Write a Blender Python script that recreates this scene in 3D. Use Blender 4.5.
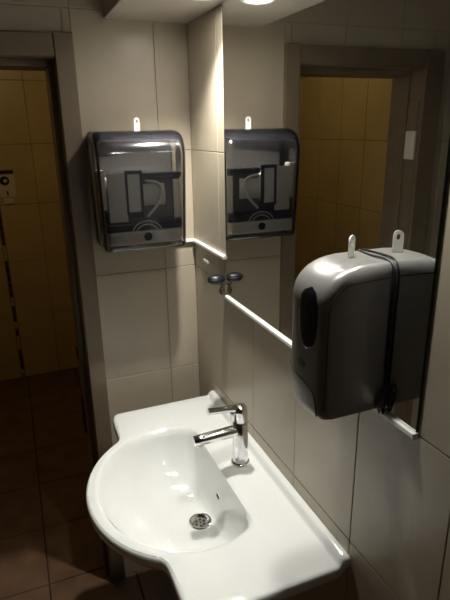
import bpy, bmesh, math, random
from mathutils import Vector, Matrix
from math import sin, cos, pi, sqrt, radians

for o in list(bpy.data.objects):
    bpy.data.objects.remove(o)
scene = bpy.context.scene
COL = scene.collection
H = 1.78            # camera height above the floor
RW = 0.588          # face of the right wall
BW = 1.75           # face of the back wall

# ------------------------------------------------------------------ camera
cam_data = bpy.data.cameras.new('camera')
cam = bpy.data.objects.new('camera', cam_data)
COL.objects.link(cam)
cam_data.sensor_fit = 'VERTICAL'
cam_data.sensor_height = 24.0
cam_data.lens = 24.0 * 518.36 / 600.0
cam_data.clip_start = 0.02
Rm = Matrix(((0.9259559, 0.1325084, -0.35362014),
             (-0.37730229, 0.28552606, -0.88097551),
             (-0.01576889, 0.94916616, 0.31438026)))
cam.matrix_world = Matrix.Translation((0, 0, H)) @ Rm.to_4x4()
scene.camera = cam

# ------------------------------------------------------------------ world, exposure
w = bpy.data.worlds.new('world')
scene.world = w
w.use_nodes = True
w.node_tree.nodes['Background'].inputs[0].default_value = (0.9, 0.85, 0.8, 1)
w.node_tree.nodes['Background'].inputs[1].default_value = 0.0
vs = scene.view_settings
vs.view_transform = 'Standard'
vs.look = 'None'
vs.exposure = 0.0
vs.gamma = 1.0
vs.use_curve_mapping = False
scene.cycles.use_denoising = True
scene.cycles.sample_clamp_indirect = 0.0
scene.cycles.max_bounces = 12
scene.cycles.transparent_max_bounces = 16

SPOT_W = 42.0
SPOT2_W = 17.0
TOILET_W = 2.0

# ------------------------------------------------------------------ materials
MATS = {}


def mat(name, col, rough=0.5, metal=0.0, noise=0.0, nscale=8.0, bump=0.0, bscale=40.0,
        spec=0.5, emit=None, coat=0.0, randv=0.0):
    m = bpy.data.materials.new(name)
    m.use_nodes = True
    nt = m.node_tree
    b = nt.nodes['Principled BSDF']
    b.inputs['Base Color'].default_value = (*col, 1)
    b.inputs['Roughness'].default_value = rough
    b.inputs['Metallic'].default_value = metal
    b.inputs['Specular IOR Level'].default_value = spec
    b.inputs['Coat Weight'].default_value = coat
    b.inputs['Coat Roughness'].default_value = 0.06
    tc = nt.nodes.new('ShaderNodeTexCoord')
    if noise > 0 or randv > 0:
        n = nt.nodes.new('ShaderNodeTexNoise')
        n.inputs['Scale'].default_value = nscale
        n.inputs['Detail'].default_value = 5
        geo = nt.nodes.new('ShaderNodeNewGeometry')
        nt.links.new(geo.outputs['Position'], n.inputs['Vector'])
        ramp = nt.nodes.new('ShaderNodeMapRange')
        ramp.inputs['From Min'].default_value = 0.3
        ramp.inputs['From Max'].default_value = 0.7
        ramp.inputs['To Min'].default_value = 1 - noise
        ramp.inputs['To Max'].default_value = 1 + noise
        nt.links.new(n.outputs['Fac'], ramp.inputs['Value'])
        fac = ramp.outputs['Result']
        if randv > 0:
            oi = nt.nodes.new('ShaderNodeObjectInfo')
            mr = nt.nodes.new('ShaderNodeMapRange')
            mr.inputs['To Min'].default_value = 1 - randv
            mr.inputs['To Max'].default_value = 1 + randv
            nt.links.new(oi.outputs['Random'], mr.inputs['Value'])
            mu = nt.nodes.new('ShaderNodeMath')
            mu.operation = 'MULTIPLY'
            nt.links.new(fac, mu.inputs[0])
            nt.links.new(mr.outputs['Result'], mu.inputs[1])
            fac = mu.outputs[0]
        vm = nt.nodes.new('ShaderNodeVectorMath')
        vm.operation = 'SCALE'
        vm.inputs[0].default_value = col
        nt.links.new(fac, vm.inputs['Scale'])
        nt.links.new(vm.outputs['Vector'], b.inputs['Base Color'])
    if bump > 0:
        n2 = nt.nodes.new('ShaderNodeTexNoise')
        n2.inputs['Scale'].default_value = bscale
        n2.inputs['Detail'].default_value = 3
        nt.links.new(tc.outputs['Object'], n2.inputs['Vector'])
        bp = nt.nodes.new('ShaderNodeBump')
        bp.inputs['Strength'].default_value = bump
        bp.inputs['Distance'].default_value = 0.003
        nt.links.new(n2.outputs['Fac'], bp.inputs['Height'])
        nt.links.new(bp.outputs['Normal'], b.inputs['Normal'])
    if emit:
        b.inputs['Emission Color'].default_value = (*emit[0], 1)
        b.inputs['Emission Strength'].default_value = emit[1]
    MATS[name] = m
    return m


mat('wall_tile', (0.46, 0.398, 0.300), 0.32, noise=0.05, nscale=5, bump=0.08, bscale=25, randv=0.03)
mat('grout', (0.36, 0.30, 0.235), 0.9, noise=0.1)
mat('plaster', (0.44, 0.40, 0.335), 0.7, noise=0.04, bump=0.1, bscale=120)
mat('ceiling_paint', (0.60, 0.57, 0.50), 0.8, noise=0.03)
mat('toilet_tile', (0.60, 0.46, 0.20), 0.35, noise=0.07, nscale=4, randv=0.03)
mat('toilet_grout', (0.33, 0.22, 0.09), 0.9, noise=0.1)
mat('floor_tile', (0.17, 0.095, 0.055), 0.42, noise=0.22, nscale=9, bump=0.1, bscale=30, randv=0.06)
mat('floor_grout', (0.05, 0.028, 0.016), 0.95, noise=0.1)
mat('door_paint', (0.19, 0.145, 0.095), 0.45, noise=0.08, nscale=14)
mat('hinge_white', (0.75, 0.72, 0.62), 0.4, noise=0.03)
mat('ceramic', (0.79, 0.80, 0.775), 0.10, noise=0.01, coat=0.6)
mat('chrome', (0.78, 0.78, 0.80), 0.07, metal=1.0, noise=0.01)
mat('steel', (0.55, 0.54, 0.52), 0.28, metal=1.0, noise=0.03)
mat('hole_black', (0.008, 0.008, 0.008), 0.6, noise=0.02)
mat('mirror_silver', (0.86, 0.87, 0.86), 0.0, metal=1.0)
mat('mirror_edge', (0.05, 0.07, 0.06), 0.2, noise=0.02)
mat('ledge_metal', (0.85, 0.84, 0.80), 0.35, noise=0.02)
mat('silver_plastic', (0.29, 0.28, 0.265), 0.33, metal=0.35, noise=0.03, nscale=60)
mat('silver_plastic_dark', (0.20, 0.19, 0.175), 0.4, metal=0.2, noise=0.03, nscale=60)
mat('window_black', (0.006, 0.006, 0.008), 0.15, noise=0.02)
mat('logo_grey', (0.12, 0.12, 0.12), 0.4, noise=0.02)
mat('key_white', (0.82, 0.82, 0.76), 0.4, noise=0.02)
mat('rubber_black', (0.01, 0.01, 0.012), 0.5, noise=0.02)
mat('chassis_grey', (0.80, 0.77, 0.70), 0.5, noise=0.04)
mat('chassis_light', (0.85, 0.83, 0.76), 0.5, noise=0.03)
mat('chassis_dark', (0.02, 0.02, 0.026), 0.35, noise=0.03)
mat('housing', (0.10, 0.095, 0.09), 0.5, noise=0.03)
mat('paper', (0.80, 0.78, 0.72), 0.9, noise=0.03)
mat('sign_white', (0.72, 0.66, 0.50), 0.5, noise=0.03)
mat('mosaic_dark', (0.045, 0.022, 0.012), 0.3, noise=0.1)
mat('black_plastic', (0.006, 0.006, 0.010), 0.4, noise=0.02)
mat('lamp_glow', (1, 1, 1), 0.5, emit=((1.0, 0.97, 0.90), 90.0), noise=0.0)
mat('warm_glow', (1, 1, 1), 0.5, emit=((1.0, 0.75, 0.40), 2.0), noise=0.0)
mat('wire_grey', (0.10, 0.075, 0.05), 0.35, noise=0.03)
mat('lamp_trim', (0.75, 0.74, 0.70), 0.3, noise=0.02)


def smoked():
    m = bpy.data.materials.new('smoked_cover')
    m.use_nodes = True
    nt = m.node_tree
    for n in list(nt.nodes):
        nt.nodes.remove(n)
    out = nt.nodes.new('ShaderNodeOutputMaterial')
    tr = nt.nodes.new('ShaderNodeBsdfTransparent')
    tr.inputs[0].default_value = (0.95, 0.94, 0.925, 1)
    gl = nt.nodes.new('ShaderNodeBsdfGlossy')
    gl.inputs['Roughness'].default_value = 0.12
    gl.inputs['Color'].default_value = (0.9, 0.9, 0.95, 1)
    df = nt.nodes.new('ShaderNodeBsdfDiffuse')
    df.inputs[0].default_value = (0.035, 0.036, 0.045, 1)
    m1 = nt.nodes.new('ShaderNodeMixShader')
    m1.inputs[0].default_value = 0.07
    nt.links.new(tr.outputs[0], m1.inputs[1])
    nt.links.new(df.outputs[0], m1.inputs[2])
    fr = nt.nodes.new('ShaderNodeFresnel')
    fr.inputs['IOR'].default_value = 1.5
    m2 = nt.nodes.new('ShaderNodeMixShader')
    nt.links.new(fr.outputs[0], m2.inputs[0])
    nt.links.new(m1.outputs[0], m2.inputs[1])
    nt.links.new(gl.outputs[0], m2.inputs[2])
    nt.links.new(m2.outputs[0], out.inputs[0])
    MATS['smoked'] = m


smoked()


# ------------------------------------------------------------------ helpers
def link(name, mesh, material=None, parent=None):
    o = bpy.data.objects.new(name, mesh)
    COL.objects.link(o)
    if material is not None and not mesh.materials:
        mesh.materials.append(MATS[material])
    if parent is not None:
        o.parent = parent
        o.matrix_parent_inverse = parent.matrix_basis.inverted()
    return o


def obj(name, bm, material, parent=None, smooth=False, angle=None):
    bmesh.ops.recalc_face_normals(bm, faces=bm.faces[:])
    me = bpy.data.meshes.new(name)
    bm.to_mesh(me)
    bm.free()
    if smooth:
        for p in me.polygons:
            p.use_smooth = True
        if angle:
            me.set_sharp_from_angle(angle=radians(angle))
    return link(name, me, material, parent)


def empty(name, loc, label, cat, group=None):
    o = bpy.data.objects.new(name, None)
    o.location = loc
    o.empty_display_size = 0.05
    COL.objects.link(o)
    tag(o, label, cat, group)
    return o


def tag(o, label=None, cat=None, group=None, kind=None):
    if label:
        o['label'] = label
    if cat:
        o['category'] = cat
    if group:
        o['group'] = group
    if kind:
        o['kind'] = kind
    return o


def box(bm, lo, hi, bevel=0.0, seg=2):
    cx = [(lo[i] + hi[i]) / 2 for i in range(3)]
    s = [abs(hi[i] - lo[i]) for i in range(3)]
    r = bmesh.ops.create_cube(bm, size=1.0)
    vs_ = r['verts']
    for v in vs_:
        v.co = Vector((cx[0] + v.co.x * s[0], cx[1] + v.co.y * s[1], cx[2] + v.co.z * s[2]))
    if bevel > 0:
        es = list({e for v in vs_ for e in v.link_edges})
        bmesh.ops.bevel(bm, geom=es, offset=bevel, segments=seg, affect='EDGES', profile=0.5)
    return bm


def bx(lo, hi, bevel=0.0, seg=2):
    return box(bmesh.new(), lo, hi, bevel, seg)


def loft(rings, cap0=True, cap1=True, closed=True, bm=None):
    bm = bm or bmesh.new()
    vr = [[bm.verts.new(p) for p in r] for r in rings]
    n = len(rings[0])
    for a, b in zip(vr, vr[1:]):
        for i in range(n if closed else n - 1):
            j = (i + 1) % n
            bm.faces.new((a[i], a[j], b[j], b[i]))
    if cap0:
        bm.faces.new(vr[0][::-1])
    if cap1:
        bm.faces.new(vr[-1])
    return bm


def frame_axes(d):
    d = Vector(d).normalized()
    up = Vector((0, 0, 1)) if abs(d.z) < 0.9 else Vector((0, 1, 0))
    u = d.cross(up).normalized()
    v = u.cross(d).normalized()
    return d, u, v


def lathe(origin, axis, prof, n=40, bm=None, cap0=True, cap1=True):
    """prof: list of (distance along axis, radius)"""
    d, u, v = frame_axes(axis)
    o = Vector(origin)
    rings = []
    for t, r in prof:
        rings.append([o + d * t + (u * cos(2 * pi * k / n) + v * sin(2 * pi * k / n)) * r for k in range(n)])
    return loft(rings, cap0, cap1, True, bm)


def tube(path, r, n=10, bm=None, closed=False):
    path = [Vector(p) for p in path]
    m = len(path)
    rings = []
    pu = None
    for i in range(m):
        a = path[(i - 1) % m] if (closed or i > 0) else path[i]
        b = path[(i + 1) % m] if (closed or i < m - 1) else path[i]
        d = (b - a).normalized()
        if pu is None:
            _, u, v = frame_axes(d)
        else:
            u = (pu - d * pu.dot(d)).normalized()
            v = u.cross(d).normalized()
        pu = u
        rr = r[i] if isinstance(r, (list, tuple)) else r
        rings.append([path[i] + (u * cos(2 * pi * k / n) + v * sin(2 * pi * k / n)) * rr for k in range(n)])
    if closed:
        rings.append(rings[0])
        b_ = loft(rings, False, False, True, bm)
        bmesh.ops.remove_doubles(b_, verts=b_.verts[:], dist=1e-6)
        return b_
    return loft(rings, True, True, True, bm)


def smooth_path(pts, sub=8):
    pts = [Vector(p) for p in pts]
    out = []
    for i in range(len(pts) - 1):
        p0 = pts[max(i - 1, 0)]
        p1, p2 = pts[i], pts[i + 1]
        p3 = pts[min(i + 2, len(pts) - 1)]
        for k in range(sub):
            t = k / sub
            out.append(0.5 * ((2 * p1) + (p2 - p0) * t + (2 * p0 - 5 * p1 + 4 * p2 - p3) * t * t
                              + (3 * p1 - p0 - 3 * p2 + p3) * t ** 3))
    out.append(pts[-1])
    return out


# ------------------------------------------------------------------ tiles
TILE_MESH = {}


def tile_mesh(w_, h_, axis, material, t=0.004):
    """a tile lying on the plane normal to axis ('x-': front faces -x, 'x+', 'y-', 'z+'), centred"""
    key = (round(w_, 4), round(h_, 4), axis, material)
    if key in TILE_MESH:
        return TILE_MESH[key]
    e = 0.0012
    ins = min(e, w_ / 4, h_ / 4)
    f = [(-w_ / 2, -h_ / 2), (w_ / 2, -h_ / 2), (w_ / 2, h_ / 2), (-w_ / 2, h_ / 2)]
    g = [(-w_ / 2 + ins, -h_ / 2 + ins), (w_ / 2 - ins, -h_ / 2 + ins), (w_ / 2 - ins, h_ / 2 - ins), (-w_ / 2 + ins, h_ / 2 - ins)]

    def P(u, v, n):
        if axis == 'x-':
            return (-n, u, v)
        if axis == 'x+':
            return (n, u, v)
        if axis == 'y-':
            return (u, -n, v)
        return (u, v, n)
    bm = loft([[P(u, v, -t) for u, v in f], [P(u, v, -0.001) for u, v in f], [P(u, v, 0) for u, v in g]])
    bmesh.ops.recalc_face_normals(bm, faces=bm.faces[:])
    me = bpy.data.meshes.new('tile')
    bm.to_mesh(me)
    bm.free()
    me.materials.append(MATS[material])
    TILE_MESH[key] = me
    return me


def lay_tiles(parent, axis, plane, us, vs_, holes, material, gap=0.0018, name='tile'):
    """us, vs_: joint positions; holes: rectangles (u0,u1,v0,v1) left bare; a tile meeting a hole is cut back"""
    for i in range(len(us) - 1):
        for j in range(len(vs_) - 1):
            rects = [(us[i], us[i + 1], vs_[j], vs_[j + 1])]
            for (a, b, c, d) in holes:
                nxt = []
                for (u0, u1, v0, v1) in rects:
                    if b <= u0 or a >= u1 or d <= v0 or c >= v1:
                        nxt.append((u0, u1, v0, v1))
                        continue
                    if a > u0:
                        nxt.append((u0, a, v0, v1))
                    if b < u1:
                        nxt.append((b, u1, v0, v1))
                    lo, hi = max(a, u0), min(b, u1)
                    if c > v0:
                        nxt.append((lo, hi, v0, c))
                    if d < v1:
                        nxt.append((lo, hi, d, v1))
                rects = nxt
            for (u0, u1, v0, v1) in rects:
                w_, h_ = u1 - u0 - gap, v1 - v0 - gap
                if w_ < 0.012 or h_ < 0.012:
                    continue
                me = tile_mesh(w_, h_, axis, material)
                u, v = (u0 + u1) / 2, (v0 + v1) / 2
                o = bpy.data.objects.new(name, me)
                o.location = {'x': (plane, u, v), 'y': (u, plane, v), 'z': (u, v, plane)}[axis[0]]
                COL.objects.link(o)
                o.parent = parent


def rng(a, b, step, anchor):
    k0 = math.ceil((a - anchor) / step - 1e-6)
    out = [a]
    x = anchor + k0 * step
    while x < b - 1e-6:
        if x > a + 1e-6:
            out.append(x)
        x += step
    out.append(b)
    return out


# ------------------------------------------------------------------ room shell
T = 0.004
CEIL = 2.53
XL, YF = -0.80, -1.9           # left wall, wall behind the camera
TF = 3.90                       # far wall of the toilet
TRX = 0.62                      # right wall of the toilet
WB = BW + 0.16                  # back face of the partition
DX0, DX1, DZ = -0.39, 0.171, H + 0.209     # clear doorway

fl = obj('floor', bx((-1.6, YF - .1, -.1), (0.75, TF + .1, -T)), 'floor_grout')
tag(fl, 'dark brown tiled floor running through the doorway', 'floor', kind='structure')
lay_tiles(fl, 'z+', 0.0, rng(-1.5, RW, .345, -.07), rng(YF, 1.83, .345, 2.175), [], 'floor_tile', gap=.006)
lay_tiles(fl, 'z+', 0.0, rng(XL, TRX, .345, -.07), rng(1.83, TF, .345, 2.175), [], 'floor_tile', gap=.006)

wr = obj('wall_right', bx((RW + T, YF - .1, 0), (RW + .12, BW + .05, CEIL)), 'grout')
tag(wr, 'beige tiled wall behind mirror and washbasin', 'wall', kind='structure')
ZJ = [0.0, H - 1.688, H - 1.278, H - .868, H - .472, H - .068, H + .342, H + .75]
NOSOF = [(YF, BW, H + .318, CEIL)]
lay_tiles(wr, 'x-', RW, rng(.752, BW, .25, .752), ZJ, NOSOF, 'wall_tile')
lay_tiles(wr, 'x-', RW, rng(YF, .752, .25, .752), [z_ if abs(z_ - H + .472) > .001 else H - .503 for z_ in ZJ], NOSOF, 'wall_tile')

bmw = bmesh.new()
box(bmw, (DX1 + .03, BW + T, 0), (RW + .12, WB, CEIL))
box(bmw, (-1.6, BW + T, 0), (DX0 - .03, WB, CEIL))
box(bmw, (DX0 - .03, BW + T, DZ + .03), (DX1 + .03, WB, CEIL))
wb = obj('wall_back', bmw, 'grout')
tag(wb, 'beige tiled partition wall with the doorway and towel dispenser', 'wall', kind='structure')
lay_tiles(wb, 'y-', BW, rng(-1.5, RW, .25, .475), ZJ,
          [(DX0 - .03, DX1 + .03, 0, DZ + .03)], 'wall_tile')

wl = obj('wall_left', bx((-1.6, YF - .1, 0), (-1.5, BW + .05, CEIL)), 'wall_tile')
tag(wl, 'plain beige wall facing the mirror', 'wall', kind='structure')
wf = obj('wall_front', bx((-1.6, YF - .1, 0), (RW + .12, YF, CEIL)), 'wall_tile')
tag(wf, 'plain beige wall behind the viewer', 'wall', kind='structure')
ce = obj('ceiling', bx((-1.6, YF - .1, CEIL), (0.75, TF + .1, CEIL + .1)), 'ceiling_paint')
tag(ce, 'plain painted ceiling', 'ceiling', kind='structure')

wt = obj('wall_toilet_far', bx((XL - .1, TF + T, 0), (TRX + .1, TF + .1, CEIL)), 'toilet_grout')
tag(wt, 'yellow tiled far wall seen through the doorway', 'wall', kind='structure')
ZT = rng(0, CEIL, .4, H + .32)
lay_tiles(wt, 'y-', TF, rng(XL, TRX, .25, .165), ZT, [(-.112, -.088, 0, H - .44)], 'toilet_tile', gap=.004)
wtl = obj('wall_toilet_left', bx((XL - .1, WB, 0), (XL - T, TF, CEIL)), 'toilet_grout')
tag(wtl, 'yellow tiled side wall of the toilet seen in the mirror', 'wall', kind='structure')
lay_tiles(wtl, 'x+', XL, rng(WB, TF, .25, TF), ZT, [], 'toilet_tile', gap=.004)
wtr = obj('wall_toilet_right', bx((TRX, WB, 0), (TRX + .1, TF, CEIL)), 'toilet_tile')
tag(wtr, 'plain yellow side wall of the toilet', 'wall', kind='structure')

# dark mosaic column let into the far wall
rnd = random.Random(4)
z = 0.03
while z < H - .46:
    h_ = rnd.choice((.022, .035, .05, .06))
    o = obj('mosaic_tile', bx((-.109 + rnd.uniform(0, .003), TF - .003, z), (-.091, TF + T, z + h_), .0015, 1),
            'mosaic_dark' if rnd.random() < .62 else 'toilet_tile', wt)
    z += h_ + .006

# soffit above the mirror
so = obj('ceiling_soffit', bx((.325, YF, H + .318), (RW + .05, BW + .02, CEIL), .002, 1), 'plaster')
tag(so, 'boxed-in soffit above the mirror holding the round downlight', 'soffit', kind='structure')


# door frame
tr1 = bpy.data.objects.new('trim_1', None)
COL.objects.link(tr1)
tr1.location = (DX1, BW, 0)
tag(tr1, 'brown painted door frame around the toilet doorway', 'door frame', kind='structure')
obj('casing', bx((DX1, BW - .018, 0), (DX1 + .057, BW + T, H + .275), .003), 'door_paint', tr1)
obj('casing', bx((DX0 - .085, BW - .018, 0), (DX0, BW + T, H + .275), .003), 'door_paint', tr1)
obj('casing', bx((DX0 + .001, BW - .015, DZ), (DX1 - .001, BW + T, H + .272), .003), 'door_paint', tr1)
obj('jamb', bx((DX1 - .002, BW - .002, 0), (DX1 + .03, WB + .02, DZ + .03)), 'door_paint', tr1)
obj('jamb', bx((DX0 - .03, BW - .002, 0), (DX0 + .002, WB + .02, DZ + .03)), 'door_paint', tr1)
obj('head_jamb', bx((DX0 + .002, BW - .002, DZ - .002), (DX1 - .002, WB + .02, DZ + .03)), 'door_paint', tr1)
obj('stop_bead', bx((DX1 - .018, BW + .05, 0), (DX1 - .002, WB + .02, DZ - .002), .002), 'door_paint', tr1)
obj('stop_bead', bx((DX0 + .002, BW + .062, 0), (DX0 + .012, BW + .10, DZ - .002), .002), 'door_paint', tr1)
obj('stop_bead', bx((DX0 + .012, BW + .05, DZ - .022), (DX1 - .018, WB + .02, DZ - .002), .002), 'door_paint', tr1)
sp = obj('strike_plate', bx((DX1 - .026, WB - .02, H - 1.155), (DX1 - .018, WB + .016, H - 1.00), .004), 'rubber_black', tr1)
obj('strike_plate', bx((DX1 - .022, WB - .012, H - .835), (DX1 - .018, WB + .014, H - .785), .002), 'rubber_black', tr1)

hn = obj('hinge', bx((DX0 + .002, BW + .004, H - .020), (DX0 + .008, BW + .060, H + .090), .002), 'door_paint', tr1)
obj('hinge', bx((DX0 + .002, BW + .004, H - .135), (DX0 + .010, BW + .060, H - .022), .002), 'hinge_white', tr1)

# ------------------------------------------------------------------ mirror
mi = empty('wall_mirror', (RW, 1.0, H - .50), 'large frameless wall mirror above the washbasin', 'mirror')
MX = RW - .005
obj('mirror_backing', bx((MX + .001, .59, H - .497), (RW - .0005, 1.440, H + .317)), 'mirror_edge', mi)
g = bmesh.new()
v4 = [g.verts.new(p) for p in ((MX, .591, H - .496), (MX, .591, H + .316), (MX, 1.439, H + .316), (MX, 1.439, H - .496))]
g.faces.new(v4)
obj('mirror_glass', g, 'mirror_silver', mi)

# white cable trunking: one run from the towel dispenser round the corner, one under the mirror
TP = [(0, 0), (.013, 0), (.0155, -.002), (.016, -.005), (.016, -.012), (.0145, -.015), (0, -.016)]
TP = [(d * .75, zz * .7) for d, zz in TP]
ct = empty('cable_trunking', (RW, 1.6, H - .40), 'short white cable trunking round the corner below the towel dispenser', 'trunking', 'white cable trunking')
obj('wall_run', loft([[(RW - .0003 - d, y, H - .374 + zz) for d, zz in TP] for y in (1.448, BW - .017)]), 'ledge_metal', ct)
obj('corner_run', loft([[(x, BW - .0003 - d, H - .374 + zz) for d, zz in TP] for x in (.512, RW - .0003)]), 'ledge_metal', ct)
obj('spacer_clip', bx((RW - .010, 1.59, H - .432), (RW - .0003, 1.632, H - .422), .002), 'ledge_metal', ct)
cu = empty('cable_trunking', (RW, 1.0, H - .505), 'long white cable trunking along the bottom edge of the mirror', 'trunking', 'white cable trunking')
obj('channel', loft([[(RW - .0003 - d, y, H - .4975 + zz) for d, zz in TP] for y in (.590, 1.437)]), 'ledge_metal', cu)
obj('end_cap', bx((RW - .0135, .5875, H - .5095), (RW - .0003, .590, H - .4968), .0008), 'ledge_metal', cu)

# black connector with looped wires between the two runs
hk = empty('cable_connector', (.553, 1.455, H - .447), 'small black oval connector with looped wire at the mirror\'s lower left corner', 'connector')
bm = bmesh.new()
bmesh.ops.create_uvsphere(bm, u_segments=28, v_segments=14, radius=1.0)
for v in bm.verts:
    v.co = Vector((.553 + v.co.x * .0285, 1.447 + v.co.y * .020, H - .445 + max(-.75, min(.75, v.co.z)) * .017))
obj('oval_body', bm, 'black_plastic', hk, True, 50)
obj('seam_rib', tube([(.553 + .028 * cos(t * pi / 14), 1.447 + .0195 * sin(t * pi / 14), H - .443) for t in range(28)], .0022, 8, closed=True), 'black_plastic', hk, True)
obj('looped_wire', tube(smooth_path([(.562, 1.446, H - .456), (.570, 1.443, H - .468), (.576, 1.442, H - .482), (.572, 1.442, H - .494), (.565, 1.444, H - .490),
                                   (.564, 1.446, H - .480), (.570, 1.447, H - .472), (.578, 1.448, H - .462)], 6), .0026, 8), 'wire_grey', hk, True)
obj('wire_clip', bx((.566, 1.440, H - .496), (.576, 1.446, H - .478), .002), 'wire_grey', hk)

# ------------------------------------------------------------------ downlights
def downlight(lx, ly, lz, watts, cone, label):
    dn = empty('recessed_downlight', (lx, ly, lz), label, 'light', 'soffit downlights')
    obj('trim_ring', lathe((lx, ly, lz), (0, 0, -1), [(0, .047), (.003, .046), (.006, .041), (.004, .034), (.001, .031), (.0, .030)], 48, cap0=False, cap1=False), 'lamp_trim', dn, True)
    obj('bulb', lathe((lx, ly, lz - .0004), (0, 0, -1), [(0, .030), (.002, .0295), (.0025, .027)], 40), 'lamp_glow', dn, True, 40)
    sl = bpy.data.lights.new('downlight_beam', 'SPOT')
    sl.energy = watts
    sl.color = (1.0, 0.98, 0.92)
    sl.spot_size = radians(cone)
    sl.spot_blend = 0.75
    sl.shadow_soft_size = 0.022
    lo_ = bpy.data.objects.new('downlight_beam', sl)
    COL.objects.link(lo_)
    lo_.location = (lx, ly, lz - .012)
    lo_.parent = dn
    lo_.matrix_parent_inverse = dn.matrix_basis.inverted()


downlight(.505, 1.378, H + .318, SPOT_W, 114, 'lit round downlight in the soffit, the one reflected in the mirror')
downlight(.470, .760, H + .318, SPOT2_W, 92, 'lit round downlight in the soffit above the silver soap dispenser')

# toilet ceiling lamp
TLX, TLY = -.10, 2.75
tl = empty('ceiling_lamp', (TLX, TLY, CEIL), 'small warm ceiling lamp inside the toilet', 'lamp')
obj('base_plate', lathe((TLX, TLY, CEIL), (0, 0, -1), [(0, .07), (.015, .07), (.02, .06)], 32), 'lamp_trim', tl, True, 40)
obj('globe', lathe((TLX, TLY, CEIL - .02), (0, 0, -1), [(0, .04)] + [(.075 - .075 * cos(a), .075 * sin(a)) for a in [pi * k / 14 for k in range(3, 14)]], 28), 'warm_glow', tl, True)
pl = bpy.data.lights.new('toilet_bulb', 'POINT')
pl.energy = TOILET_W
pl.color = (1.0, 0.80, 0.48)
pl.shadow_soft_size = 0.06
po = bpy.data.objects.new('toilet_bulb', pl)
COL.objects.link(po)
po.location = (TLX, TLY, CEIL - .24)
po.parent = tl
po.matrix_parent_inverse = tl.matrix_basis.inverted()

# ------------------------------------------------------------------ washbasin
BZ = H - .925                     # deck level
BY = 1.170                        # centre line
Y0, Y1 = .738, 1.595
XW = .211                         # front of the wings
XB = RW - .001
bs = empty('washbasin', (RW, BY, BZ - .1), 'white ceramic washbasin with round bowl and side shelves', 'washbasin')
CX, CY = .375, BY                 # pole of the rays


def inside_outer(x, y):
    inrect = XW <= x <= XB and Y0 <= y <= Y1
    inel = ((x - .33) / .257) ** 2 + ((y - BY) / .292) ** 2 <= 1
    return inrect or (inel and x < XB)


def inside_inner(x, y):
    return ((x - .33) / .224) ** 2 + ((y - BY) / .264) ** 2 <= 1 and x < .446


def cast(fn, th):
    lo, hi = 0.0, 1.0
    for _ in range(34):
        m = (lo + hi) / 2
        if fn(CX + m * cos(th), CY + m * sin(th)):
            lo = m
        else:
            hi = m
    return lo


NA = 320
TH = [2 * pi * k / NA for k in range(NA)]
# put rays exactly through the four wing corners
for (x, y) in ((XW, Y0), (XW, Y1), (XB, Y0), (XB, Y1)):
    t = math.atan2(y - CY, x - CX) % (2 * pi)
    k = min(range(NA), key=lambda i: abs(TH[i] - t))
    TH[k] = t
OUT = [cast(inside_outer, t) for t in TH]
INN = [cast(inside_inner, t) for t in TH]


def soften(a, passes):
    for _ in range(passes):
        a = [(a[i - 1] + 2 * a[i] + a[(i + 1) % len(a)]) / 4 for i in range(len(a))]
    return a


# soften in cartesian space so that corners become fillets
def soft_curve(rad, passes):
    p = [Vector((CX + r * cos(t), CY + r * sin(t), 0)) for r, t in zip(rad, TH)]
    for _ in range(passes):
        p = [(p[i - 1] + 2 * p[i] + p[(i + 1) % len(p)]) / 4 for i in range(len(p))]
    return p


OP = soft_curve(OUT, 7)
for v in OP:
    if v.x > XB - .012:
        v.x = XB
IP = soft_curve(INN, 18)
DC = Vector((.381, BY, 0))
BOT = -.158                        # bowl bottom below the deck


def ring_mix(a, b, t, zz):
    return [Vector((p.x + (q.x - p.x) * t, p.y + (q.y - p.y) * t, BZ + zz)) for p, q in zip(a, b)]


DR = [Vector((DC.x + .031 * cos(t), DC.y + .031 * sin(t), 0)) for t in TH]
rings = [[Vector((DC.x + .020 * cos(t), DC.y + .020 * sin(t), BZ + BOT - .016)) for t in TH],
         [Vector((DC.x + .028 * cos(t), DC.y + .028 * sin(t), BZ + BOT - .004)) for t in TH]]
NS = 26
for k in range(NS + 1):
    s = k / NS
    # cross section of the bowl: flat near the drain, rising steeply towards the rim
    zz = BOT * (1 - (s ** 2.1 * .55 + s ** 5 * .45))
    rings.append(ring_mix(DR, IP, s, zz))
# rolled inner edge, deck, rolled outer edge
def off(curve, d):
    n = len(curve)
    res = []
    for i in range(n):
        t = (curve[(i + 1) % n] - curve[i - 1]).normalized()
        nn = Vector((t.y, -t.x, 0))
        res.append(curve[i] + nn * d)
    return res
for (t, zz) in ((.06, .0030), (.16, .0050), (.35, .0052), (.6, .0050), (.80, .0048)):
    rings.append(ring_mix(IP, OP, t, zz))
OIN = off(OP, -.010)
for d, zz in ((-.010, .0045), (-.005, .0032), (-.0018, .0003), (0, -.005), (0, -.022)):
    c = off(OP, d)
    for i, v in enumerate(c):
        if OP[i].x >= XB - 1e-4:
            v.x = XB
    rings.append([Vector((v.x, v.y, BZ + zz)) for v in c])
UC = [Vector((.40 + (v.x - .40) * .80, BY + (v.y - BY) * .84, 0)) for v in OP]
UD = [Vector((.42 + (v.x - .42) * .45, BY + (v.y - BY) * .45, 0)) for v in OP]
UE = [Vector((.42 + (v.x - .42) * .2, BY + (v.y - BY) * .2, 0)) for v in OP]
for i, v in enumerate(OP):
    if v.x >= XB - 1e-4:
        UC[i].x = UD[i].x = XB
rings.append(ring_mix(OP, UC, .12, -.034))
rings.append(ring_mix(OP, UC, .55, -.055))
rings.append([Vector((v.x, v.y, BZ - .085)) for v in UC])
rings.append(ring_mix(UC, UD, .55, -.145))
rings.append([Vector((v.x, v.y, BZ - .185)) for v in UD])
rings.append([Vector((v.x, v.y, BZ - .195)) for v in UE])
obj('basin_bowl', loft(rings), 'ceramic', bs, True, 60)

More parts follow.
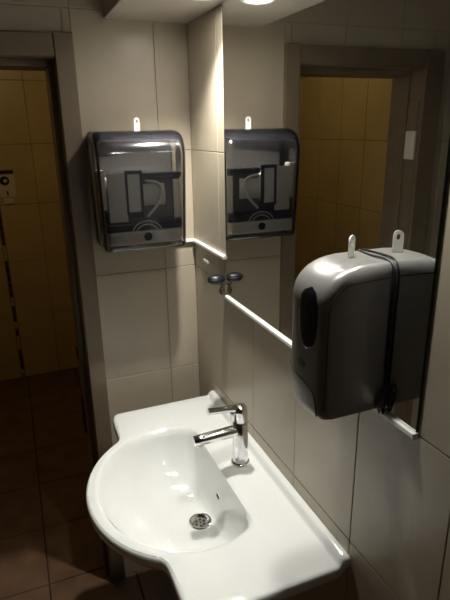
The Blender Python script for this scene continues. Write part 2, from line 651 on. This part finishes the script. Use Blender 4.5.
# raised rear lip along the wall
prof = [(XB, -.004), (XB, .0205), (XB - .006, .0225), (XB - .014, .0215), (XB - .020, .017), (XB - .024, .010), (XB - .030, .0045), (XB - .034, .0035), (XB - .034, -.004)]
lr = []
for y, sc in ((Y0 + .003, .55), (Y0 + .005, .8), (Y0 + .010, .95), (Y0 + .018, 1.0), (Y1 - .018, 1.0), (Y1 - .010, .95), (Y1 - .005, .8), (Y1 - .003, .55)):
    lr.append([(XB - (XB - x) * sc, y, BZ + (zz * sc if zz > 0 else zz)) for x, zz in prof])
obj('rear_lip', loft(lr), 'ceramic', bs, True, 50)

# drain
zd = BZ + BOT
dr = obj('drain', lathe((DC.x, DC.y, zd - .013), (0, 0, 1), [(0, .033), (.0145, .0335), (.0165, .0315), (.0160, .028), (.011, .0245), (.009, .022), (.0095, .0)], 40, cap0=False, cap1=False), 'chrome', bs, True, 35)
hb = bmesh.new()
for k in range(6):
    a = 2 * pi * k / 6 + .3
    lathe((DC.x + .0125 * cos(a), DC.y + .0125 * sin(a), zd - .0042), (0, 0, 1), [(0, .0042), (.0008, .0042)], 14, hb)
lathe((DC.x, DC.y, zd - .0042), (0, 0, 1), [(0, .003), (.0012, .003)], 12, hb)
obj('drain_hole', hb, 'hole_black', dr)
obj('drain_recess', lathe((DC.x, DC.y, zd - .0015), (0, 0, 1), [(0, .0240), (.0004, .0265)], 32, cap0=False, cap1=False), 'hole_black', dr)


def bowl_point(ang, s):
    k = min(range(NA), key=lambda i: abs(TH[i] - ang))
    zz = BOT * (1 - (s ** 2.1 * .55 + s ** 5 * .45))
    p = DR[k].lerp(IP[k], s)
    return Vector((p.x, p.y, BZ + zz))


p0, p1 = bowl_point(0.0, .74), bowl_point(0.0, .80)
tang = (p1 - p0).normalized()
nrm = Vector((-tang.z, 0, tang.x))
if nrm.x > 0:
    nrm = -nrm
ov = bmesh.new()
c0 = p0.lerp(p1, .5)
rr = []
for (sc, o_) in ((1.25, -.004), (1.25, .0012), (1.0, .0016)):
    rr.append([c0 + tang * (.0065 * sc * sin(2 * pi * k / 24)) + Vector((0, 1, 0)) * (.011 * sc * cos(2 * pi * k / 24)) + nrm * o_ for k in range(24)])
obj('overflow_ring', loft(rr, True, False, True, ov), 'ceramic', bs, True, 40)
ov = bmesh.new()
obj('overflow_hole', loft([[c0 + tang * (.0063 * sin(2 * pi * k / 24)) + Vector((0, 1, 0)) * (.0108 * cos(2 * pi * k / 24)) + nrm * q for k in range(24)] for q in (-.002, .0012)], True, True, True, ov), 'hole_black', bs)

# ------------------------------------------------------------------ faucet
FX, FY, FZ = .510, 1.172, BZ + .0075
fa = empty('basin_faucet', (FX, FY, FZ), 'chrome single-lever basin faucet on the washbasin deck', 'faucet')
obj('base_ring', lathe((FX, FY, FZ), (0, 0, 1), [(-.002, .0275), (.003, .0275), (.006, .0255), (.007, .0225)], 44), 'chrome', fa, True, 35)
obj('body', lathe((FX, FY, FZ + .006), (0, 0, 1), [(0, .0222), (.03, .0222), (.128, .0216), (.130, .0205)], 44), 'chrome', fa, True, 35)
obj('seam_ring', lathe((FX, FY, FZ + .135), (0, 0, 1), [(0, .0200), (.004, .0200)], 36), 'hole_black', fa, True, 35)
obj('handle_cap', lathe((FX, FY, FZ + .138), (0, 0, 1), [(0, .0208), (.001, .0216), (.032, .0216), (.040, .0205), (.046, .0165), (.0495, .0095), (.0505, .0)], 44, cap1=False), 'chrome', fa, True, 40)
lv = obj('lever', tube(smooth_path([(FX - .008, FY, FZ + .176), (FX - .030, FY, FZ + .181), (FX - .065, FY, FZ + .184), (FX - .096, FY, FZ + .187)], 5), [.0118] * 3 + [.0105] * 3 + [.0092] * 9 + [.0088], 18), 'chrome', fa, True, 40)
obj('lever_bracket', bx((FX - .030, FY - .006, FZ + .142), (FX - .016, FY + .006, FZ + .176), .003), 'chrome', fa, True, 40)
spt = obj('spout', lathe((FX - .012, FY, FZ + .108), (-1, 0, -.03), [(0, .0170), (.100, .0155), (.124, .0150), (.127, .0135)], 36), 'chrome', fa, True, 35)
obj('aerator', lathe((FX - .124, FY, FZ + .100), (0, 0, -1), [(0, .0115), (.010, .0115), (.013, .0105)], 28), 'steel', spt, True, 35)

# ------------------------------------------------------------------ soap dispenser
SY0, SY1 = .676, .787
SYC, SW = (SY0 + SY1) / 2, (SY1 - SY0) / 2
SZ0, SH = H - .493, .275
SXW = MX - .0008


def soap_depth(h):           # depth of the front at height h (0..SH) at mid width
    d = .140 + .006 * min(1, h / .06)
    if h > SH - .060:
        q = (h - (SH - .060)) / .060
        d -= .085 * (1 - sqrt(max(0, 1 - q * q)))
    return d


def soap_x(y, h, o_=0):
    u = (y - SYC) / SW
    return SXW - (soap_depth(h) - .010 * u * u) - o_


def soap_ring(h, grow=0.0):
    pts = []
    N = 22
    yy = SW
    if h > SH - .020:
        q = (h - (SH - .020)) / .020
        yy = SW - .012 * (1 - sqrt(max(0, 1 - q * q)))
    r = .016
    for k in range(N + 1):
        u = -1 + 2 * k / N
        y = SYC + u * yy
        x = SXW - (soap_depth(h) - .010 * u * u)
        e = 1 - abs(u)
        ed = r / SW
        if e < ed:
            q = 1 - e / ed
            x += r * (1 - sqrt(max(0, 1 - q * q))) * .95
        pts.append(Vector((x, y, SZ0 + h)))
    pts = [Vector((SXW, SYC - yy, SZ0 + h))] + pts + [Vector((SXW, SYC + yy, SZ0 + h))]
    return pts


sd = empty('soap_dispenser', (SXW, SYC, SZ0), 'silver grey sensor soap dispenser with black window, fixed over the mirror', 'dispenser')
hs = [0, .003, .008] + [.02 + .2 * k / 14 for k in range(15)] + [SH - .04, SH - .03, SH - .022, SH - .016, SH - .010, SH - .006, SH - .003, SH - .001, SH]
rs = []
for i, h in enumerate(hs):
    r_ = soap_ring(h)
    if h < .008:
        k_ = 1 - .03 * (1 - h / .008)
        r_ = [Vector((SXW - (SXW - p.x) * k_, SYC + (p.y - SYC) * k_, p.z)) for p in r_]
    rs.append(r_)
obj('shell', loft(rs), 'silver_plastic', sd, True, 50)


def soap_patch(fn, material, name, o_=.0016, n=16, m=10):
    """fn(t,s)-> (y,h) on the curved front, t,s in 0..1"""
    bm = bmesh.new()
    A = [[bm.verts.new((soap_x(*fn(i / n, j / m), o_ if 0 < j < m else .0002), fn(i / n, j / m)[0], SZ0 + fn(i / n, j / m)[1])) for j in range(m + 1)] for i in range(n + 1)]
    for i in range(n):
        for j in range(m):
            bm.faces.new((A[i][j], A[i + 1][j], A[i + 1][j + 1], A[i][j + 1]))
    bmesh.ops.remove_doubles(bm, verts=bm.verts[:], dist=1e-6)
    return obj(name, bm, material, sd, True, 60)


def win(t, s):
    h = .128 + .112 * t
    hw = .0265 * (1 - abs(2 * t - 1) ** 3.2) ** .55 * (.86 + .14 * t)
    return (SYC - .017 + (2 * s - 1) * hw, h)


soap_patch(win, 'window_black', 'level_window')


def oval(t, s):
    h = .088 + .016 * t
    hw = .014 * sqrt(max(0, 1 - (2 * t - 1) ** 2))
    return (SYC - .002 + (2 * s - 1) * hw, h)


soap_patch(oval, 'logo_grey', 'brand_oval', .001)
ln = [(SYC + .050, .078), (SYC + .030, .070), (SYC + .005, .066), (SYC - .020, .062), (SYC - .036, .050), (SYC - .040, .030), (SYC - .041, .004)]
obj('cover_seam', tube(smooth_path([(soap_x(y, h, -.0002), y, SZ0 + h) for y, h in ln], 6), .0011, 6), 'rubber_black', sd)
# seam between hood and side panel
sm = []
for k in range(15):
    a = k / 14 * pi / 2
    sm.append((SXW - .128 + .040 * (1 - sin(a)) * 0 + .045 * (1 - cos(a)), SY0 - .0002, SZ0 + .195 + .052 * sin(a)))
sm = [(SXW - .128, SY0 - .0002, SZ0 + .02)] + sm + [(SXW - .01, SY0 - .0002, SZ0 + .250)]
obj('hood_seam', tube(sm, .0011, 6), 'rubber_black', sd)
obj('outlet_nozzle', lathe((SXW - .09, SYC, SZ0 + .001), (0, 0, -1), [(0, .014), (.004, .013), (.006, .008)], 20), 'rubber_black', sd, True, 40)


def make_key(parent, pos, ang):
    """white plastic key standing in its lock, bow with a hole"""
    c, s_ = cos(ang), sin(ang)

    def P(u, v, n):
        return Vector((pos[0] + u * c - n * s_, pos[1] + u * s_ + n * c, pos[2] + v))
    bm = bmesh.new()
    N = 24
    ow, oh = .0095, .042
    outer, inner = [], []
    for k in range(N):
        a = 2 * pi * k / N
        ux, uy = cos(a), sin(a)
        yo = (oh - ow + ow * uy) if uy >= 0 else (ow * .4 + ow * .4 * uy)
        outer.append((ow * (ux if uy >= 0 else max(-1, min(1, ux * 1.25))), yo))
        inner.append((.0035 * ux, oh - .012 + .0055 * uy))
    for n_ in (-.0013, .0013):
        pass
    vo = [[bm.verts.new(P(u, v, n_)) for u, v in outer] for n_ in (-.0014, .0014)]
    vi = [[bm.verts.new(P(u, v, n_)) for u, v in inner] for n_ in (-.0014, .0014)]
    for k in range(N):
        j = (k + 1) % N
        bm.faces.new((vo[0][k], vo[0][j], vi[0][j], vi[0][k]))
        bm.faces.new((vo[1][k], vi[1][k], vi[1][j], vo[1][j]))
        bm.faces.new((vo[0][k], vo[1][k], vo[1][j], vo[0][j]))
        bm.faces.new((vi[0][k], vi[0][j], vi[1][j], vi[1][k]))
    return obj('key', bm, 'key_white', parent)


make_key(sd, (.533, .735, SZ0 + SH - .002), radians(27))
cp = smooth_path([(SXW - .004, SY1 - .012, SZ0 + SH + .0015), (SXW - .010, SY0 + .055, SZ0 + SH + .002), (SXW - .006, SY0 + .014, SZ0 + SH + .001),
                  (SXW - .004, SY0 - .003, SZ0 + SH - .022), (SXW - .004, SY0 - .003, SZ0 + .18), (SXW - .004, SY0 - .003, SZ0 + .09),
                  (SXW - .004, SY0 - .004, SZ0 + .05), (SXW - .014, SY0 - .008, SZ0 + .02), (SXW - .006, SY0 - .008, SZ0 - .008),
                  (SXW - .004, SY0 - .006, SZ0 + .03), (SXW - .012, SY0 - .009, SZ0 + .048), (SXW - .018, SY0 - .006, SZ0 + .015), (SXW - .006, SY0 + .004, SZ0 - .012)], 8)
obj('power_cord', tube(cp, .0019, 8), 'rubber_black', sd, True)

# ------------------------------------------------------------------ paper towel dispenser
PX0, PX1 = .239, .519
PXC, PW = (PX0 + PX1) / 2, (PX1 - PX0) / 2
PZ1, PH = H - .002, .360
PZ0 = PZ1 - PH
PYW = BW - .0005


def pd_depth(h):
    d = .158 + .018 * (h / PH)
    rt = .085
    if h > PH - rt:
        q = (h - (PH - rt)) / rt
        d -= .085 * (1 - sqrt(max(0, 1 - q * q)))
    return d


def pd_halfw(h):
    hw = PW * (.955 + .045 * (h / PH))
    if h > PH - .03:
        q = (h - (PH - .03)) / .03
        hw -= .016 * (1 - sqrt(max(0, 1 - q * q)))
    return hw


def pd_ring(h, inset=0.0, back=0.0):
    d, hw = pd_depth(h) - inset, pd_halfw(h) - inset
    r = .028
    pts = [(-hw, back)]
    for k in range(9):
        a = pi / 2 * k / 8
        pts.append((-hw + r - r * cos(a), d - r + r * sin(a)))
    for k in range(1, 10):
        u = -1 + 2 * k / 10
        pts.append((u * (hw - r), d))
    for k in range(9):
        a = pi / 2 * (1 - k / 8)
        pts.append((hw - r + r * cos(a), d - r + r * sin(a)))
    pts.append((hw, back))
    return [Vector((PXC + x, PYW - y, PZ0 + h)) for x, y in pts]


td = empty('towel_dispenser', (PXC, PYW, PZ0), 'smoked grey sensor paper towel dispenser on the back wall', 'dispenser')
hs = [0, .002, .006] + [.02 + .235 * k / 12 for k in range(13)] + [PH - .085 * (1 - sin(pi / 2 * k / 12)) for k in range(1, 13)]
rs = []
for h in hs:
    r_ = pd_ring(h)
    if h < .006:
        k_ = 1 - .02 * (1 - h / .006)
        r_ = [Vector((PXC + (p.x - PXC) * k_, PYW - (PYW - p.y) * k_, p.z)) for p in r_]
    rs.append(r_)
cv = obj('smoked_cover', loft(rs, True, True, False), 'smoked', td, True, 50)
md = cv.modifiers.new('solid', 'SOLIDIFY')
md.thickness = .0025
md.offset = -1
Y_ = lambda d: PYW - d
obj('back_housing', bx((PX0 + .012, Y_(.030), PZ0 + .008), (PX1 - .012, PYW, PZ1 - .012), .006), 'housing', td)
# inner works, seen through the cover
obj('upper_housing', bx((PX0 + .018, Y_(.062), H - .128), (PX1 - .016, Y_(.030), H - .030), .010), 'chassis_dark', td, True, 40)
obj('paper_roll', lathe((PX0 + .035, Y_(.075), H - .195), (1, 0, 0), [(0, .012), (0, .055), (.178, .055), (.178, .012)], 36), 'paper', td, True, 40)
pf = Y_(.140)
obj('inner_panel', bx((PX0 + .030, Y_(.138), H - .274), (PX0 + .088, Y_(.131), H - .124), .003), 'chassis_grey', td)
obj('side_slot', bx((PX0 + .008, Y_(.128), H - .235), (PX0 + .028, Y_(.090), H - .115), .004), 'chassis_light', td)
obj('center_panel', bx((PX0 + .092, Y_(.140), H - .245), (PX0 + .132, Y_(.132), H - .128), .003), 'chassis_light', td)
fb = bmesh.new()
box(fb, (PX0 + .086, Y_(.146), H - .252), (PX0 + .092, Y_(.128), H - .118), .002)
box(fb, (PX0 + .132, Y_(.146), H - .252), (PX0 + .139, Y_(.128), H - .118), .002)
box(fb, (PX0 + .092, Y_(.146), H - .128), (PX0 + .132, Y_(.128), H - .118), .002)
obj('slot_frame', fb, 'chassis_dark', td)
obj('side_block', bx((PX0 + .140, Y_(.134), H - .145), (PX1 - .012, Y_(.100), H - .128), .004), 'chassis_dark', td)
obj('side_panel', bx((PX0 + .141, Y_(.118), H - .274), (PX1 - .014, Y_(.112), H - .146), .003), 'housing', td)
obj('curved_arm', tube(smooth_path([(PX0 + .150, Y_(.128), H - .150), (PX0 + .190, Y_(.132), H - .160), (PX0 + .200, Y_(.134), H - .185), (PX0 + .185, Y_(.134), H - .225), (PX0 + .150, Y_(.134), H - .262)], 6), .0045, 8), 'chassis_light', td, True)
obj('right_column', bx((PX1 - .040, Y_(.126), H - .274), (PX1 - .016, Y_(.120), H - .150), .003), 'chassis_grey', td)
obj('crossbar', bx((PX0 + .014, Y_(.144), H - .303), (PX1 - .014, Y_(.031), H - .278), .005), 'chassis_dark', td)
obj('paper_chute', bx((PX0 + .020, Y_(.150), H - .345), (PX1 - .020, Y_(.004), H - .304), .006), 'chassis_grey', td)
ring = bmesh.new()
sx = PXC + .004
for rad in (.040, .052):
    tube([(sx + rad * cos(pi * k / 20), Y_(.1465), H - .322 + rad * .95 * sin(pi * k / 20)) for k in range(21)], .0016, 6, ring)
obj('sensor_ring', ring, 'chassis_light', td, True)
obj('sensor_eye', lathe((sx, Y_(.145), H - .322), (0, -1, 0), [(0, .001), (0, .013), (.008, .013), (.010, .011), (.010, .0)], 28), 'window_black', td, True, 40)
for v in td.children[-1].data.vertices:
    v.co.z = (H - .322) + (v.co.z - (H - .322)) * .62
for (u0, u1, zz) in ((.046, .066, -.160), (.046, .062, -.186), (.046, .066, -.205)):
    obj('embossed_mark', bx((PX0 + u0, Y_(.1395), H + zz - .0012), (PX0 + u1, Y_(.138), H + zz + .0012)), 'chassis_light', td)
make_key(td, (.391, 1.692, PZ1 - .003), radians(8))

# ------------------------------------------------------------------ sign in the toilet
sg = empty('wall_sign', (-.02, TF, H - .35), 'small white sign with black oval on the yellow toilet wall', 'sign')
obj('plate', bx((-.075, TF - .006, H - .425), (.030, TF - .0005, H - .275), .002), 'sign_white', sg)
obj('dark_bar', bx((-.075, TF - .010, H - .268), (.026, TF - .0005, H - .245), .002), 'mosaic_dark', sg)
obj('black_oval', lathe((-.035, TF - .006, H - .315), (0, -1, 0), [(0, .030), (.002, .030), (.0025, .027)], 28), 'hole_black', sg)
obj('inner_oval', lathe((-.030, TF - .0085, H - .315), (0, -1, 0), [(0, .012), (.001, .012)], 20), 'sign_white', sg)
obj('switch_box', bx((-.055, TF - .012, H - .470), (.005, TF - .0005, H - .432), .003), 'sign_white', sg)
obj('switch_slot', bx((-.030, TF - .008, H - .415), (-.020, TF - .0055, H - .385)), 'hole_black', sg)
